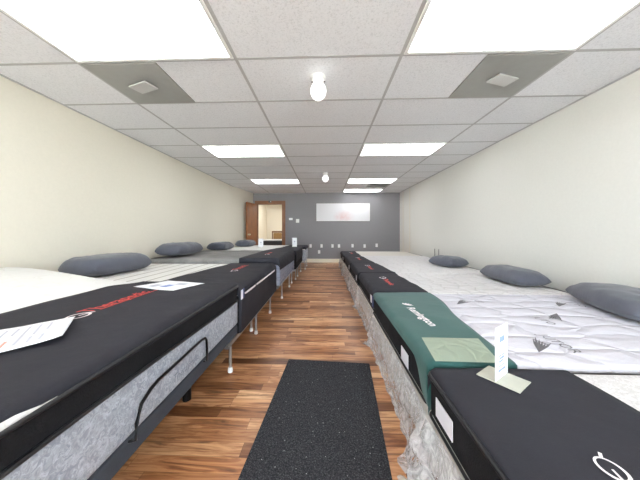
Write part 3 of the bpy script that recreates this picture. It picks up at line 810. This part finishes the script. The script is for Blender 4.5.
# ------------------------------------------------------------------ pillows
def pillow(x, y, z, L, W, T, rot, label, seed, k=6.0, q=.4, cr=.28):
    """L along local x"""
    bm = bmesh.new(); n = 34; m = 26; top, bot = [], []
    def pt(u, v, s):
        e = max(0, (1-abs(u)**k))*max(0, (1-abs(v)**3.4)); th = T*.5*e**q
        pin = 1-.07*(1-abs(u)**2)*(abs(v)**3); pin2 = 1-.09*(1-abs(v)**2)*(abs(u)**3)
        wr = .010*nz(u*3+seed, v*3, s)*e**.3+.005*nz(u*8+seed, v*6, s+4)*e**.3
        zz = th*(1.25 if s > 0 else -.75)+(wr if s > 0 else wr*.3)
        return Vector((u*L/2*pin2*math.sqrt(1-cr*v*v), v*W/2*pin*math.sqrt(1-cr*u*u), T*.375+zz))
    for i in range(n+1):
        u = math.sin((i/n-.5)*PI)
        rt, rb = [], []
        for j in range(m+1):
            v = math.sin((j/m-.5)*PI); edge = i in (0, n) or j in (0, m)
            a = bm.verts.new(pt(u, v, 1)); rt.append(a)
            rb.append(a if edge else bm.verts.new(pt(u, v, -1)))
        top.append(rt); bot.append(rb)
    for i in range(n):
        for j in range(m):
            bm.faces.new((top[i][j], top[i+1][j], top[i+1][j+1], top[i][j+1]))
            try: bm.faces.new((bot[i][j+1], bot[i+1][j+1], bot[i+1][j], bot[i][j]))
            except ValueError: pass
    o = obj('pillow', bm, M['pillow'], None, True)
    lo = min(v.co.z for v in o.data.vertices)
    o.data.transform(Matrix.Translation((0, 0, -lo))); o.location = (x, y, z+.002); o.rotation_euler = rot
    tag(o, label, 'pillow', 'slate grey pillows'); return o
R = math.radians
pillow(-2.36, 2.66, Z2, .80, .50, .20, (0, 0, R(84)), 'grey pillow at the head of the striped bed', 1)
pillow(-2.36, 4.0, Z3+.022, .80, .46, .19, (0, 0, R(88)), 'grey pillow lying on the grey heather bed', 4)
pillow(-2.36, 5.57, Z4, .66, .46, .17, (0, 0, R(90)), 'grey pillow on the white bed with the sign cards', 7)
pillow(-2.25, 7.0, Z5, .78, .46, .18, (0, 0, R(90)), 'small grey pillow on the narrow bed in front of the open door', 9)
pillow(2.14, 1.86, .482, .84, .42, .165, (0, 0, R(72)), 'grey pillow at the head of the green-covered bed', 12, 3.2, .45, .3)
pillow(2.12, 2.93, .478, .76, .38, .17, (0, 0, R(88)), 'grey pillow on the white bed just past the green one', 15, 4, .45, .25)
pillow(2.02, 4.2, .48, .56, .40, .165, (0, 0, R(112)), 'smallest grey pillow on the right, farthest from the green bed', 18, 4, .45, .25)

# ------------------------------------------------------------------ papers
def sheet(name, A, ab, ad, zf, label, curl, lines, n=12):
    """A corner, edge vectors ab and ad; curl lifts the ab edge"""
    bm = bmesh.new(); g = [[None]*(n+1) for _ in range(n+1)]
    def P(u, v):
        x = A[0]+ab[0]*u+ad[0]*v; y = A[1]+ab[1]*u+ad[1]*v
        return Vector((x, y, zf(x, y)+.012+curl*(1-v)**3*(.25+.75*u)+.0015*nz(u*4, v*4)))
    for i in range(n+1):
        for j in range(n+1): g[i][j] = bm.verts.new(P(i/n, j/n))
    for i in range(n):
        for j in range(n): bm.faces.new((g[i][j], g[i+1][j], g[i+1][j+1], g[i][j+1]))
    t = thing(name, (A[0]+(ab[0]+ad[0])/2, A[1]+(ab[1]+ad[1])/2, zf(*A)+.008), label, 'paper')
    p = obj('sheet', bm, M['paper'], t, True)
    s = p.modifiers.new('thickness', 'SOLIDIFY'); s.thickness = .0008
    for (mat, u0, u1, v0, v1) in lines:
        bm = bmesh.new(); k = 8
        r0 = [bm.verts.new(P(u0+(u1-u0)*i/k, v0)+Vector((0, 0, .0018))) for i in range(k+1)]
        r1 = [bm.verts.new(P(u0+(u1-u0)*i/k, v1)+Vector((0, 0, .0018))) for i in range(k+1)]
        for i in range(k): bm.faces.new((r0[i], r0[i+1], r1[i+1], r1[i]))
        obj('printed_text', bm, M[mat], t)
    return t
ln = []
for i in range(8):
    v = .2+.1*i
    ln.append(('ink', .12, .45+.12*((i*7) % 3), v, v+.03))
    ln.append(('ink_red' if i in (3, 6) else 'ink', .62, .85, v, v+.03))
sheet('printed_sheet', (-1.155, 1.115), (.195, -.235), (-.24, -.20), zt1, 'white printed sheet curling on the dark cover of the raised-head bed', .022, ln)
sheet('printed_sheet', (-1.28, 1.99), (-.095, -.245), (.345, -.085), zt1, 'white leaflet with a blue picture at the corner of the raised-head bed', .004,
      [('ink_blue', .45, .75, .42, .58), ('ink', .55, .85, .2, .36), ('ink', .2, .4, .5, .75)])

# ------------------------------------------------------------------ sign holders
def sign(P, Q, z, h, label, base=True, prints=()):
    P, Q = Vector(P), Vector(Q); dx = (Q-P).normalized(); nrm = Vector((-dx.y, dx.x)); w = (Q-P).length
    mat = Matrix(((dx.x, nrm.x, 0, P.x), (dx.y, nrm.y, 0, P.y), (0, 0, 1, z), (0, 0, 0, 1)))
    t = thing('sign_holder', (P.x, P.y, z), label, 'sign', 'small sign cards standing on the beds')
    bm = bmesh.new(); box(bm, 0, w, -.0015, .0015, .006, h, .0005); bmesh.ops.transform(bm, matrix=mat, verts=bm.verts); obj('card', bm, M['paper'], t)
    if base:
        bm = bmesh.new(); box(bm, 0, w, -.075, .065, .001, .005, .001); bmesh.ops.transform(bm, matrix=mat, verts=bm.verts); obj('base', bm, M['acrylic'], t)
    bm = bmesh.new()
    for (u0, u1, v0, v1) in prints:
        for s in (-1, 1): box(bm, w*u0, w*u1, s*.0016-.0004, s*.0016+.0004, h*v0, h*v1)
    bmesh.ops.transform(bm, matrix=mat, verts=bm.verts); obj('print', bm, M['ink_blue'] if base is True else M['ink'], t)
pr = [(.3, .7, .38, .42), (.2, .8, .44, .46), (.25, .6, .33, .36), (.25, .75, .25, .27), (.3, .7, .7, .8), (.2, .8, .16, .2)]
sign((.633, .955), (.722, 1.02), .492, .205, 'white sign card on the dark cover of the nearest right bed', True, pr)
sign((-1.76, 6.5), (-1.63, 6.5), Z4+.002, .225, 'white sign card on the white part of the bed, nearer the doorway', 1, [(.35, .65, .45, .62), (.3, .7, .3, .33)])
sign((-.87, 6.52), (-.75, 6.52), Z4+.0125, .235, 'white sign card at the aisle end of the dark cover, before the grey wall', 1, [(.35, .65, .5, .66), (.3, .7, .3, .33)])

# ------------------------------------------------------------------ light, camera
w = bpy.data.worlds.new('daylight'); bpy.context.scene.world = w; w.use_nodes = True
bg = w.node_tree.nodes['Background']; bg.inputs['Color'].default_value = (.86, .93, 1, 1); bg.inputs['Strength'].default_value = 9.0
sl = bpy.data.lights.new('sun', 'SUN'); sl.energy = 50; sl.angle = .01; sl.color = (1, .97, .92)
so = bpy.data.objects.new('sun', sl); so.rotation_euler = (math.radians(-38), math.radians(15), 0); so.location = (0, -8, 8); C.objects.link(so)

cam = bpy.data.cameras.new('camera'); co = bpy.data.objects.new('camera', cam); C.objects.link(co)
cam.sensor_width = 36; cam.lens = 250/640*36; cam.clip_start = .02
co.location = (0, 0, 1.06); co.rotation_euler = (PI/2, 0, math.radians(2.0))
cam.shift_x = 3.2/640; cam.shift_y = -9/640
S = bpy.context.scene; S.camera = co
S.view_settings.view_transform = 'Standard'; S.view_settings.look = 'None'; S.view_settings.gamma = 1
S.view_settings.use_curve_mapping = False; S.view_settings.exposure = 0.88
S.cycles.max_bounces = 10; S.cycles.diffuse_bounces = 6; S.cycles.transparent_max_bounces = 16; S.cycles.use_denoising = True
S.cycles.sample_clamp_indirect = 6
